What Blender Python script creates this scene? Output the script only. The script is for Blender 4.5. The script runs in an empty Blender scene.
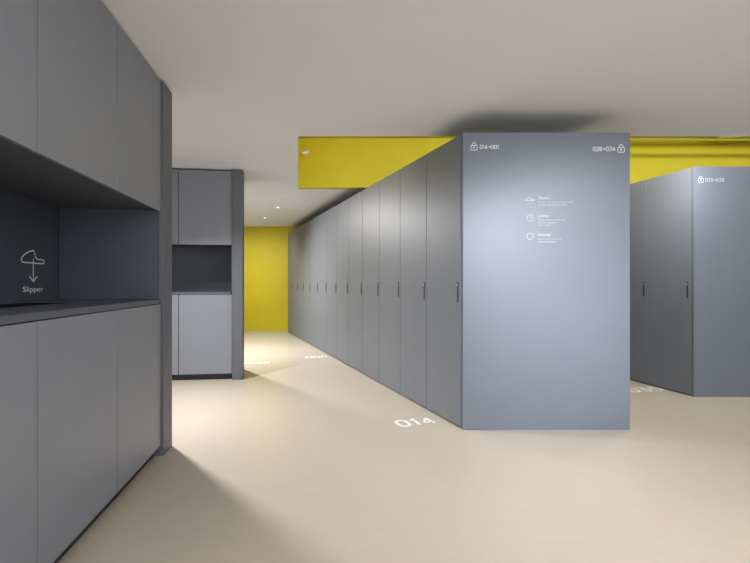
import bpy, bmesh, math
from mathutils import Vector, Matrix
scene=bpy.context.scene
col=scene.collection
scene.view_settings.view_transform='Standard'
CEIL=2.36
# ---------------------------------------------------------------- materials
def mat(name,color,rough=0.5,metal=0.0,noise=0.0,scale=8.0,bump=0.0,bscale=200,emit=0,spec=0.5):
    m=bpy.data.materials.new(name); m.use_nodes=True
    nt=m.node_tree; b=nt.nodes['Principled BSDF']
    b.inputs['Roughness'].default_value=rough; b.inputs['Metallic'].default_value=metal
    b.inputs['Specular IOR Level'].default_value=spec
    tc=nt.nodes.new('ShaderNodeTexCoord')
    nz=nt.nodes.new('ShaderNodeTexNoise'); nz.inputs['Scale'].default_value=scale; nz.inputs['Detail'].default_value=4
    nt.links.new(tc.outputs['Object'],nz.inputs['Vector'])
    rp=nt.nodes.new('ShaderNodeValToRGB')
    c=color
    rp.color_ramp.elements[0].position=0.3; rp.color_ramp.elements[1].position=0.7
    rp.color_ramp.elements[0].color=(c[0]*(1-noise),c[1]*(1-noise),c[2]*(1-noise),1)
    rp.color_ramp.elements[1].color=(min(1,c[0]*(1+noise)),min(1,c[1]*(1+noise)),min(1,c[2]*(1+noise)),1)
    nt.links.new(nz.outputs['Fac'],rp.inputs['Fac']); nt.links.new(rp.outputs['Color'],b.inputs['Base Color'])
    if bump>0:
        n2=nt.nodes.new('ShaderNodeTexNoise'); n2.inputs['Scale'].default_value=bscale
        nt.links.new(tc.outputs['Object'],n2.inputs['Vector'])
        bp=nt.nodes.new('ShaderNodeBump'); bp.inputs['Strength'].default_value=bump; bp.inputs['Distance'].default_value=0.001
        nt.links.new(n2.outputs['Fac'],bp.inputs['Height']); nt.links.new(bp.outputs['Normal'],b.inputs['Normal'])
    if emit:
        b.inputs['Emission Color'].default_value=(1,.95,.88,1); b.inputs['Emission Strength'].default_value=emit
    return m
M_door=mat('grey_lacquer',(.205,.218,.250),.42,0,.02,3,.05,300)
M_panel=mat('grey_panel',(.150,.170,.212),.38,.2,.02,2,.04,300)
M_lock=mat('locker_grey',(.142,.154,.178),.45,0,.02,3,.05,300)
M_body=mat('grey_carcass',(.085,.09,.102),.6)
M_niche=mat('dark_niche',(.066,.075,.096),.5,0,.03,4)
M_counter=mat('counter_grey',(.085,.094,.112),.45,0,.03,4)
M_gable=mat('gable_grey',(.105,.112,.128),.5,0,.02,4)
M_dark=mat('dark_slot',(.010,.010,.012),.8,spec=.1)
M_plinth=mat('plinth_grey',(.022,.023,.026),.6)
M_handle=mat('black_handle',(.02,.02,.022),.5)
M_plate=mat('lock_plate_grey',(.5,.5,.51),.4)
M_white=mat('white_print',(.90,.91,.92),.5)
M_print=mat('pale_grey_print',(.62,.65,.69),.5)
M_ceil=mat('white_ceiling',(.81,.82,.835),.85,0,.01,2,.05,60)
M_yel=mat('yellow_paint',(.61,.51,.007),.6,0,.04,3)
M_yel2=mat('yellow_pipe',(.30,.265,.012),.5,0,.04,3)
M_wall=mat('white_wall',(.70,.69,.68),.8)
M_lamp=mat('lamp_glow',(1,1,1),.4,emit=3)
M_spot=mat('white_metal',(.8,.8,.78),.4)
def floor_mat():
    m=bpy.data.materials.new('beige_floor'); m.use_nodes=True; nt=m.node_tree; b=nt.nodes['Principled BSDF']
    tc=nt.nodes.new('ShaderNodeTexCoord'); mp=nt.nodes.new('ShaderNodeMapping'); mp.inputs['Scale'].default_value=(3,8,1)
    nt.links.new(tc.outputs['Object'],mp.inputs['Vector'])
    n=nt.nodes.new('ShaderNodeTexNoise'); n.inputs['Scale'].default_value=2.5; n.inputs['Detail'].default_value=6
    nt.links.new(mp.outputs['Vector'],n.inputs['Vector'])
    r=nt.nodes.new('ShaderNodeValToRGB'); r.color_ramp.elements[0].position=.25; r.color_ramp.elements[1].position=.75
    r.color_ramp.elements[0].color=(.435,.378,.308,1); r.color_ramp.elements[1].color=(.458,.400,.328,1)
    nt.links.new(n.outputs['Fac'],r.inputs['Fac'])
    nt.links.new(r.outputs['Color'],b.inputs['Base Color'])
    b.inputs['Roughness'].default_value=.32; b.inputs['Specular IOR Level'].default_value=.5
    return m
M_floor=floor_mat()
# ---------------------------------------------------------------- builders
def newobj(name,me,parent=None,loc=(0,0,0)):
    o=bpy.data.objects.new(name,me); o.location=loc; col.objects.link(o)
    if parent: o.parent=parent
    return o
def empty(name,loc,label,cat,group=None):
    o=bpy.data.objects.new(name,None); o.empty_display_size=.1; o.location=loc; col.objects.link(o)
    o['label']=label; o['category']=cat
    if group: o['group']=group
    return o
def add_box(bm,U,V,u,v,z):
    vs=[]
    for zz in z:
        for (a,b) in ((u[0],v[0]),(u[1],v[0]),(u[1],v[1]),(u[0],v[1])):
            p=U*a+V*b; vs.append(bm.verts.new((p.x,p.y,zz)))
    for f in ((0,3,2,1),(4,5,6,7),(0,1,5,4),(1,2,6,5),(2,3,7,6),(3,0,4,7)):
        bm.faces.new([vs[i] for i in f])
def boxes(name,mtl,lst,U=Vector((1,0,0)),V=Vector((0,1,0)),parent=None,loc=(0,0,0),bevel=0.0,**props):
    bm=bmesh.new()
    for (u,v,z) in lst: add_box(bm,U,V,u,v,z)
    bmesh.ops.recalc_face_normals(bm,faces=bm.faces)
    me=bpy.data.meshes.new(name); bm.to_mesh(me); bm.free(); me.materials.append(mtl)
    o=newobj(name,me,parent,loc)
    if bevel:
        md=o.modifiers.new('Bevel','BEVEL'); md.width=bevel; md.segments=2; md.limit_method='ANGLE'
    for k,x in props.items(): o[k]=x
    return o
def basis(x,up,origin):
    x=Vector(x).normalized(); y=Vector(up).normalized(); n=x.cross(y)
    m=Matrix((x,y,n)).transposed().to_4x4(); m.translation=Vector(origin); return m
def text_obj(name,s,size,M,parent=None,align='LEFT',sx=1.0,bold=0.0,spacing=1.0,mtl=None):
    c=bpy.data.curves.new('t','FONT'); c.body=s; c.size=size; c.align_x=align; c.align_y='CENTER'; c.offset=bold; c.extrude=.0006; c.space_character=spacing
    c.resolution_u=3
    t=bpy.data.objects.new('t',c); col.objects.link(t)
    dg=bpy.context.evaluated_depsgraph_get(); dg.update()
    me=bpy.data.meshes.new_from_object(t.evaluated_get(dg)); bpy.data.objects.remove(t); 
    me.transform(Matrix.Diagonal((sx,1,1,1))); me.name=name
    me.materials.clear(); me.materials.append(mtl or M_white)
    o=newobj(name,me,parent); o.matrix_local=M; return o
def strokes(name,lines,w,M,parent=None,mtl=None):
    bm=bmesh.new()
    for pts,closed in lines:
        P=[Vector(p) for p in pts]; n=len(P); L=[];R=[]
        for i in range(n):
            a=P[(i-1)%n] if (closed or i>0) else P[i]; b=P[(i+1)%n] if (closed or i<n-1) else P[i]
            d1=(P[i]-a); d2=(b-P[i])
            d=(d1.normalized() if d1.length>0 else Vector((0,0)))+(d2.normalized() if d2.length>0 else Vector((0,0)))
            d.normalize(); nn=Vector((-d.y,d.x))
            if d1.length>0 and d2.length>0:
                k=1/max(.5,nn.dot(Vector((-d1.y,d1.x)).normalized()))
            else: k=1
            L.append(P[i]+nn*w*k/2); R.append(P[i]-nn*w*k/2)
        l1=[bm.verts.new((p.x,p.y,.0006)) for p in L]; r1=[bm.verts.new((p.x,p.y,.0006)) for p in R]
        for i in range(n if closed else n-1):
            j=(i+1)%n; bm.faces.new((r1[i],r1[j],l1[j],l1[i]))
    me=bpy.data.meshes.new(name); bm.to_mesh(me); bm.free(); me.materials.append(mtl or M_white)
    o=newobj(name,me,parent); o.matrix_local=M; return o
def arc(cx,cy,r,a0,a1,n=14,ry=None):
    ry=r if ry is None else ry
    return [(cx+r*math.cos(math.radians(a0+(a1-a0)*i/n)),cy+ry*math.sin(math.radians(a0+(a1-a0)*i/n))) for i in range(n+1)]
def digit(ch):
    if ch=='0': return [(arc(.30,.70,.30,0,180,10)+arc(.30,.30,.30,180,360,10),True)],.60
    if ch=='1': return [([(.0,.78),(.22,1.0),(.22,0)],False)],.30
    if ch=='2': return [(arc(.29,.71,.29,170,-35,12)+[(.02,.0),(.6,.0)],False)],.60
    if ch=='3': return [([(.03,1.0),(.56,1.0),(.27,.60)]+arc(.28,.30,.30,85,-160,12),False)],.60
    if ch=='4': return [([(.45,0),(.45,.96)],False),([(.43,1.0),(.02,.27)],False),([(-.04,.25),(.66,.25)],False)],.64
    if ch=='5': return [([(.54,1.0),(.10,1.0),(.06,.55)]+arc(.28,.31,.31,120,-150,12),False)],.60
    if ch=='8': return [(arc(.29,.76,.24,0,345,16),True),(arc(.29,.27,.29,0,345,16,.27),True)],.58
    if ch=='>': return [([(.0,.5),(.62,.5)],False),([(.38,.74),(.64,.5),(.38,.26)],False)],.64
    if ch=='-': return [([(.0,.5),(.4,.5)],False)],.4
    return [],.3
def digits(name,s,h,M,parent=None,align='LEFT',sx=1.0,wt=.13,gap=.24,mtl=None):
    x=0; out=[]
    for ch in s:
        ls,w=digit(ch)
        out+= [([((x+a)*h*sx,b*h) for a,b in pts],c) for pts,c in ls]
        x+=w+gap
    W=(x-gap)*h*sx; dx={'LEFT':0,'CENTER':-W/2,'RIGHT':-W}[align]
    out=[([(a+dx,b-h/2) for a,b in pts],c) for pts,c in out]
    return strokes(name,out,h*wt,M,parent,mtl)
# ---------------------------------------------------------------- setting
S=dict(kind='structure')
boxes('floor',M_floor,[((-5,8),(-4,10.4),(-.1,0))],**S)
ON=3.91; OF=6.02; CT=CEIL+.06
ceil=boxes('ceiling',M_ceil,[((-5,8),(-4,ON),(CEIL,CT)),((-5,8),(OF,10.4),(CEIL,CT))],**S)
bm=bmesh.new(); bm.from_mesh(ceil.data)
XL0=-.171*ON; XL1=-.171*OF
vs=[]
for z in (CEIL,CT):
    for p in ((-5,ON),(XL0,ON),(XL1,OF),(-5,OF)): vs.append(bm.verts.new((p[0],p[1],z)))
for f in ((0,3,2,1),(4,5,6,7),(0,1,5,4),(1,2,6,5),(2,3,7,6),(3,0,4,7)): bm.faces.new([vs[i] for i in f])
bm.to_mesh(ceil.data); bm.free()
SL=3.02
boxes('trim_void_slab',M_yel,[((-2,8),(3.0,OF+.1),(SL,SL+.1))],**S)
boxes('trim_void_beam',M_yel,[((0,3.2),(0,.14),(0,.11))],U=Vector((.93,-.37,0)),V=Vector((.37,.93,0)),loc=(4.4,5.75,SL-.11),**S)
boxes('wall_void_far',M_yel,[((-1.03,8),(OF-.012,OF+.08),(CEIL-.002,SL-.002))],**S)
boxes('wall_void_near',M_yel,[((-2,8),(3.0,3.08),(CT,SL))],**S)
Ul=Vector((XL1-XL0,OF-ON,0)); 
boxes('wall_void_side',M_yel,[((0,1),(-.08,0),(CEIL+.001,SL-.002))],U=Ul,V=Vector((1,0,0)),loc=(XL0,ON,0),**S)
boxes('wall_far',M_yel,[((-5,8),(10.2,10.35),(0,CEIL))],**S)
boxes('wall_left',M_wall,[((-5,-4.85),(-4,10.2),(0,CEIL))],**S)
boxes('wall_right',M_wall,[((7.85,8),(-4,10.2),(0,CEIL))],**S)
# ---------------------------------------------------------------- near cabinets
Un=Vector((-.144,1,0)); Vn=Vector((-.98979,-.14253,0))
def Pn(Y,z=0): return Vector((-.935-.144*Y,Y,z))
UW=.638; Y0=2.82
LX=Vector((1,0,0)); LY=Vector((0,1,0))
def base_cab(loc,U,V,w,label,group):
    c=empty('base_cabinet',loc,label,'cabinet',group)
    c.rotation_euler[2]=math.atan2(U.y,U.x); w=w*U.length-.0006
    g=.003; t=.018
    boxes('body',M_body,[((0,t),(.02,.57),(.075,.955)),((w-t,w),(.02,.57),(.075,.955)),((t,w-t),(.02,.57),(.075,.093)),((t,w-t),(.02,.57),(.937,.955)),
        ((t,w-t),(.552,.57),(.093,.937)),((t,w-t),(.04,.55),(.5,.518))],U=LX,V=LY,parent=c)
    boxes('plinth',M_plinth,[((0,w),(.045,.065),(0,.075))],U=LX,V=LY,parent=c)['label']='black recessed plinth'
    boxes('door',M_door,[((g,w-g),(0,.018),(.068,.953))],U=LX,V=LY,parent=c,bevel=.0015)
    return c
def wall_cab(loc,U,V,w,label,group,z0=1.545,z1=2.345):
    c=empty('wall_cabinet',Vector(loc)+Vector((0,0,z0)),label,'cabinet',group)
    c.rotation_euler[2]=math.atan2(U.y,U.x); w=w*U.length-.0006
    g=.003;t=.018;h=z1-z0
    boxes('body',M_body,[((0,t),(.02,.57),(0,h)),((w-t,w),(.02,.57),(0,h)),((t,w-t),(.02,.57),(0,t)),((t,w-t),(.02,.57),(h-t,h)),((t,w-t),(.552,.57),(t,h-t)),((t,w-t),(.04,.55),(h/2,h/2+t))],U=LX,V=LY,parent=c)
    boxes('door',M_door,[((g,w-g),(0,.018),(-.012,h-.002))],U=LX,V=LY,parent=c,bevel=.0015)
    return c
for i in range(3):
    Y=Y0-UW*(i+1)
    base_cab(Pn(Y),Un,Vn,UW,'handleless matt grey base cabinet under the dark counter','grey base cabinets of the slipper station')
    wall_cab(Pn(Y),Un,Vn,UW,'handleless matt grey wall cabinet above the slipper niche','grey wall cabinets of the slipper station')
Ys=Y0-3*UW; Ln=3*UW
ct=empty('countertop',Pn(Ys,.958),'thin dark grey counter over the base cabinets with inset slot','countertop')
boxes('slab',M_counter,[((0,.95),(0,.578),(0,.026)),((.95,1.52),(0,.30),(0,.026)),((.95,1.52),(.545,.578),(0,.026)),((1.52,Ln),(0,.578),(0,.026))],U=Un,V=Vn,parent=ct)
boxes('inset_tray',M_dark,[((.95,1.52),(.30,.545),(0,.024))],U=Un,V=Vn,parent=ct)
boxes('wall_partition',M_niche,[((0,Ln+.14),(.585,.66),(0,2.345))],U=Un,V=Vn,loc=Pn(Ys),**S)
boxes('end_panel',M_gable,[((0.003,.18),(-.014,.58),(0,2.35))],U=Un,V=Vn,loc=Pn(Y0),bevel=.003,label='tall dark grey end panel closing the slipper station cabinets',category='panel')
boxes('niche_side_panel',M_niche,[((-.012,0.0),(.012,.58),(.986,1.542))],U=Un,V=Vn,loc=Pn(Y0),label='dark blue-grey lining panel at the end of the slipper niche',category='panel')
# slipper sign
c7=Un.normalized()
sp=Pn(2.56)+Vn*.5845; 
sg=empty('slipper_sign',(sp.x,sp.y,1.05),'white slipper pictogram with down arrow and word Slipper','sign')
nrm=c7.cross(Vector((0,0,1)))
def Ms(z,off=.001): return basis(c7,(0,0,1),nrm*off+Vector((0,0,z)))
text_obj('lettering','Slipper',.043,Ms(0),sg,'CENTER',1.4,-.0004,1.08)
slip=[(-.092,.0),(-.104,.010),(-.102,.024),(-.082,.040),(-.050,.056),(-.018,.066),(.004,.068),(.010,.056),(.020,.032),(.045,.022),(.088,.022),(.104,.012),(.098,.0)]
strokes('slipper_pictogram',[([(a,b+.145) for a,b in slip],True),],.0065,Ms(0),sg)
strokes('arrow',[([(0,.168),(0,.045)],False),([(-.034,.072),(0,.043),(.034,.072)],False)],.0065,Ms(0,.0012),sg)
# ---------------------------------------------------------------- far cabinets
a=math.radians(7.5)
Uf=Vector((math.cos(a),math.sin(a),0)); Vf=Vector((-math.sin(a),math.cos(a),0))
O=Vector((-1.605,5.06,0)); wf=.578
for i in range(3):
    p=O-Uf*wf*(i+1)
    base_cab(p,Uf,Vf,wf,'handleless matt grey base cabinet in the recessed cabinet bay','grey base cabinets of the recessed bay')
    wall_cab(p,Uf,Vf,wf,'handleless matt grey wall cabinet in the recessed cabinet bay','grey wall cabinets of the recessed bay',z0=1.525)
p=O-Uf*wf*3; Lf=wf*3
boxes('countertop',M_counter,[((0,Lf-.014),(0,.578),(0,.026)),((0,Lf-.014),(.565,.578),(.026,.06))],U=Uf,V=Vf,loc=p+Vector((0,0,.958)),label='thin dark counter in the recessed cabinet bay',category='countertop',bevel=.001)
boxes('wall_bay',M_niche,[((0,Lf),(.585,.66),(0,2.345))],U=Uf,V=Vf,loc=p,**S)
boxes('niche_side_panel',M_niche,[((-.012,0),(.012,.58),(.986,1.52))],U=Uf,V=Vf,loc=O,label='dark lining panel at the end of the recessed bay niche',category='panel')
boxes('end_panel',M_gable,[((.003,.115),(-.03,.10),(0,2.35)),((.003,.03),(.10,.58),(0,2.35))],U=Uf,V=Vf,loc=O,bevel=.002,label='tall dark grey end panel beside the recessed cabinet bay',category='panel')
# ---------------------------------------------------------------- lockers
LH=2.19; X=Vector((1,0,0))
def locker_proto(U,w,depth,label,group):
    c=empty('locker',(0,0,0),label,'locker',group)
    t=.02
    parts=[boxes('body',M_body,[((0,t),(.024,depth),(.0,LH)),((w-t,w),(.024,depth),(.0,LH)),((t,w-t),(.024,depth),(.0,.03)),((t,w-t),(.024,depth),(LH-t,LH)),((t,w-t),(depth-t,depth),(.03,LH-t)),((t,w-t),(.06,depth-.05),(1.7,1.72))],U=U,V=X,parent=c)]
    d=boxes('door',M_lock,[((.0035,w-.0035),(0,.022),(.012,LH+.001))],U=U,V=X,parent=c,bevel=.0015); parts.append(d)
    h=boxes('handle',M_handle,[((.026,.036),(-.007,-.001),(.945,1.09)),((.025,.037),(-.003,.002),(.94,1.095))],U=U,V=X,parent=d,bevel=.001); h['label']='black vertical pull handle'; parts.append(h)
    k=boxes('keyhole_plate',M_plate,[((.027,.035),(-.0085,-.0068),(1.065,1.078))],U=U,V=X,parent=d); k['label']='small pale lock plate'; parts.append(k)
    return c,parts
def locker_row(start,U,w,n,depth,label,group):
    c,parts=locker_proto(U,w,depth,label,group)
    c.location=start
    for i in range(1,n):
        q=c.copy(); q.location=Vector(start)+U*w*i; col.objects.link(q)
        mp={c:q}
        for pt in parts:
            r=pt.copy(); col.objects.link(r); r.parent=mp[pt.parent]; mp[pt]=r
    return c
U1=Vector((-.389,1,0)); A=Vector((.6496,3.322,0)); PW=1.233
locker_row(A+U1*.032,U1,.506,13,PW,'tall grey full-height locker with black pull handle','lockers of the long row')
U2=Vector((-.251,1,0)); B=Vector((3.036,4.283,0))
locker_row(B+U2*.032,U2,.497,6,PW,'tall grey full-height locker in the second row','lockers of the second row')
def lock_icon(name,x,y,s,M0,parent,mtl=None):
    lines=[([(-.4,-.5),(.4,-.5),(.5,-.4),(.5,.15),(.4,.25),(-.4,.25),(-.5,.15),(-.5,-.4)],True),
           ([(-.28,.25)]+[(px,py) for px,py in arc(0,.42,.28,180,0,10)]+[(.28,.25)],False),
           (arc(0,-.08,.1,0,324,9),True)]
    lines=[([(x+px*s,y+py*s) for px,py in pts],cl) for pts,cl in lines]
    return strokes(name,lines,s*.09,M0,parent,mtl)
def end_panel(loc,label):
    return boxes('locker_end_panel',M_panel,[((0,.03),(0,PW),(0,LH+.006))],U=Vector((-.1,1,0)),V=X,loc=loc,bevel=.0015,label=label,category='panel')
ep=end_panel(A,'large smooth blue-grey end panel with white printed signage')
ep2=end_panel(B,'smooth blue-grey end panel closing the second locker row')
def Mf(x,z,off=.0012): return basis((1,0,0),(0,0,1),(x,-off,z))
k=3.322/450
def px(x): return (x-463)*k
def pz(y): return 1.085+(283-y)*k
digits('row_number','014>001',.028,Mf(px(480),pz(147)),ep,'LEFT',.95,.14)
lock_icon('lock_icon',px(474),pz(147),.046,Mf(0,0),ep)
digits('row_number','028>034',.030,Mf(px(615),pz(149)),ep,'RIGHT',.95,.14)
lock_icon('lock_icon',px(621),pz(149),.048,Mf(0,0),ep)
items=[('Slippers','Please take off your shoes and\nchange into slippers here',199),('Locker','Please keep your shoes\nand belongings in\nyour locker',217),('Security','Please lock the door\nwhen you leave',236)]
for ttl,body,y in items:
    text_obj('heading',ttl,.029,Mf(px(538),pz(y-1.2)),ep,'LEFT',1,0.0002,mtl=M_print)
    text_obj('paragraph',body,.019,Mf(px(538),pz(y+4.5 if body.count('\n')==1 else y+5.5)),ep,'LEFT',1.1,-.0001,mtl=M_print)
def tr(pts,cx,cy,sc): return [(px(cx)+a*sc,pz(cy)+b*sc) for a,b in pts]
strokes('slipper_icon',[(tr([(p[0],p[1]-.035) for p in slip],530,199,.32),True)],.004,Mf(0,0),ep,M_print)
strokes('clock_icon',[(tr(arc(0,0,.024,0,345,20),530,218,1),True),(tr([(0,.016),(0,0),(.012,0)],530,218,1),False)],.004,Mf(0,0),ep,M_print)
strokes('shield_icon',[(tr([(-.022,.018),(0,.027),(.022,.018),(.022,-.008),(0,-.027),(-.022,-.008)],530,236.5,1),True)],.004,Mf(0,0),ep,M_print)
k2=4.283/450
digits('row_number','035>038',.031,Mf(.108,1.085+(283-180)*k2),ep2,'LEFT',1.0,.10,mtl=M_print)
lock_icon('lock_icon',.064,1.085+(283-180)*k2,.048,Mf(0,0),ep2,M_print)
def floor_num(s,x,y,h,ang,sx=1.25,label='white painted number on the floor',wt=.15):
    r=math.radians(ang)
    o=digits('floor_number',s,h,basis((math.cos(r),math.sin(r),0),(-math.sin(r),math.cos(r),0),(x,y,.0012)),None,'CENTER',sx,wt,.30)
    o['label']=label; o['category']='floor marking'; return o
floor_num('014',.315,3.51,.145,19,.95,'white number 014 painted on the beige floor',.155)
floor_num('008',-.86,6.6,.14,21,.9,'white number painted on the floor beside the lockers')
floor_num('001-013',-1.62,6.1,.12,10,.58,'white locker range painted on the floor by the passage')
floor_num('035',2.74,4.58,.135,14,1.15,'white number painted on the floor beside the second row',.17)
# ---------------------------------------------------------------- ceiling fixtures
def ring_mesh(name,r0,r1,z0,z1,mtl,parent,n=28):
    bm=bmesh.new(); rs=[(r0,z0),(r1,z0),(r1,z1),(r0,z1)]; g=[]
    for i in range(n):
        t=2*math.pi*i/n; g.append([bm.verts.new((r*math.cos(t),r*math.sin(t),z)) for r,z in rs])
    for i in range(n):
        for j in range(4): bm.faces.new((g[i][j],g[(i+1)%n][j],g[(i+1)%n][(j+1)%4],g[i][(j+1)%4]))
    bmesh.ops.recalc_face_normals(bm,faces=bm.faces)
    me=bpy.data.meshes.new(name); bm.to_mesh(me); bm.free(); me.materials.append(mtl); return newobj(name,me,parent)
def cyl(name,r,z0,z1,mtl,parent,M=None,r2=None,n=24):
    bm=bmesh.new(); bmesh.ops.create_cone(bm,cap_ends=True,segments=n,radius1=r,radius2=r if r2 is None else r2,depth=z1-z0)
    bmesh.ops.translate(bm,verts=bm.verts,vec=(0,0,(z0+z1)/2))
    if M: bm.transform(M)
    me=bpy.data.meshes.new(name); bm.to_mesh(me); bm.free(); me.materials.append(mtl); return newobj(name,me,parent)
for (x,y) in ((-1.63,7.55),(-2.15,8.8)):
    d=empty('downlight',(x,y,CEIL),'small round white recessed ceiling downlight, lit','downlight','recessed downlights')
    ring_mesh('trim_ring',.026,.038,-.006,-.0005,M_spot,d)
    cyl('lamp',.025,-.004,-.001,M_lamp,d)
sl=empty('spotlight',(-.93,OF-.013,2.80),'small white adjustable spotlight mounted in the yellow ceiling void','spotlight')
Rx=Matrix.Rotation(math.radians(90),4,'X')
cyl('mount_plate',.025,0,.012,M_spot,sl,Rx)
cyl('arm',.006,.01,.09,M_spot,sl,Rx)
cyl('lamp_head',.016,-.045,.045,M_spot,sl,Matrix.Translation((.02,-.10,-.0))@Matrix.Rotation(math.radians(75),4,'Y'),r2=.022)
RY=Matrix.Rotation(math.radians(90),4,'Y')
for i,(y,z,r) in enumerate(((5.2,2.86,.022),(5.3,2.77,.014))):
    pp=empty('service_pipe',(2.3,y,z),'yellow-painted service pipe hung under the void slab','pipe','ceiling void pipes')
    cyl('pipe_run',r,0,5.2,M_yel2,pp,RY)
    for j in range(4): cyl('hanger',.005,0,SL-z-.001,M_yel2,pp,Matrix.Translation((1.2+1.1*j,0,0)))
# ---------------------------------------------------------------- lights
def area(name,loc,target,sx,sy,power,color=(1,.99,.98),spread=180):
    l=bpy.data.lights.new(name,'AREA'); l.shape='RECTANGLE'; l.size=sx; l.size_y=sy; l.energy=power; l.color=color; l.spread=math.radians(spread)
    o=bpy.data.objects.new(name,l); o.location=loc; col.objects.link(o)
    o.rotation_euler=(Vector(target)-Vector(loc)).to_track_quat('-Z','Y').to_euler(); return o
area('aisle_light',(-2.15,3.85,2.33),(-1.5,3.5,0),.14,.14,66,spread=130)
area('aisle_light',(-2.7,7.0,2.33),(-1.7,6.6,0),.16,.16,115,spread=140)
area('front_light',(2.2,.9,2.33),(2.1,1.5,0),1.4,.8,62)
area('front_light',(-.2,-1.2,2.33),(0,-.6,0),1.6,.8,66)
area('front_light',(.3,.4,2.33),(-.3,1.0,0),.8,.8,22)
area('panel_light',(1.6,-.8,2.3),(1.4,3.3,.85),.8,.3,13,(.95,.975,1),34)
area('pool_light',(1.0,2.3,2.33),(.95,2.25,0),.5,.5,5,(1,.98,.95),80)
area('second_aisle_fill',(2.55,3.9,2.33),(2.8,4.8,0),.4,.4,26)  # added fill, no fixture: lifts the second aisle floor and its number
area('second_aisle_fill',(3.8,2.6,2.33),(3.6,4.2,.3),.6,.4,18)  # second added fill, brightens the doors of the second row
area('back_light',(-2.75,8.7,2.33),(-2.6,9.3,.6),.2,.2,24,spread=140)
area('void_light',(1.0,4.02,2.75),(1.0,6.0,2.4),4.5,.1,38,(1,1,.95))
area('void_light',(4.8,4.02,2.75),(4.8,6.0,2.4),3,.1,25,(1,1,.95))
w=bpy.data.worlds.new('World'); scene.world=w; w.use_nodes=True
w.node_tree.nodes['Background'].inputs[0].default_value=(.91,.955,1,1); w.node_tree.nodes['Background'].inputs[1].default_value=2.15
# ---------------------------------------------------------------- camera
cd=bpy.data.cameras.new('Camera'); cd.sensor_width=36; cd.lens=450/750*36; cd.shift_y=.002
cam=bpy.data.objects.new('Camera',cd); cam.location=(0,0,1.085); cam.rotation_euler=(math.radians(90),0,0); col.objects.link(cam); scene.camera=cam
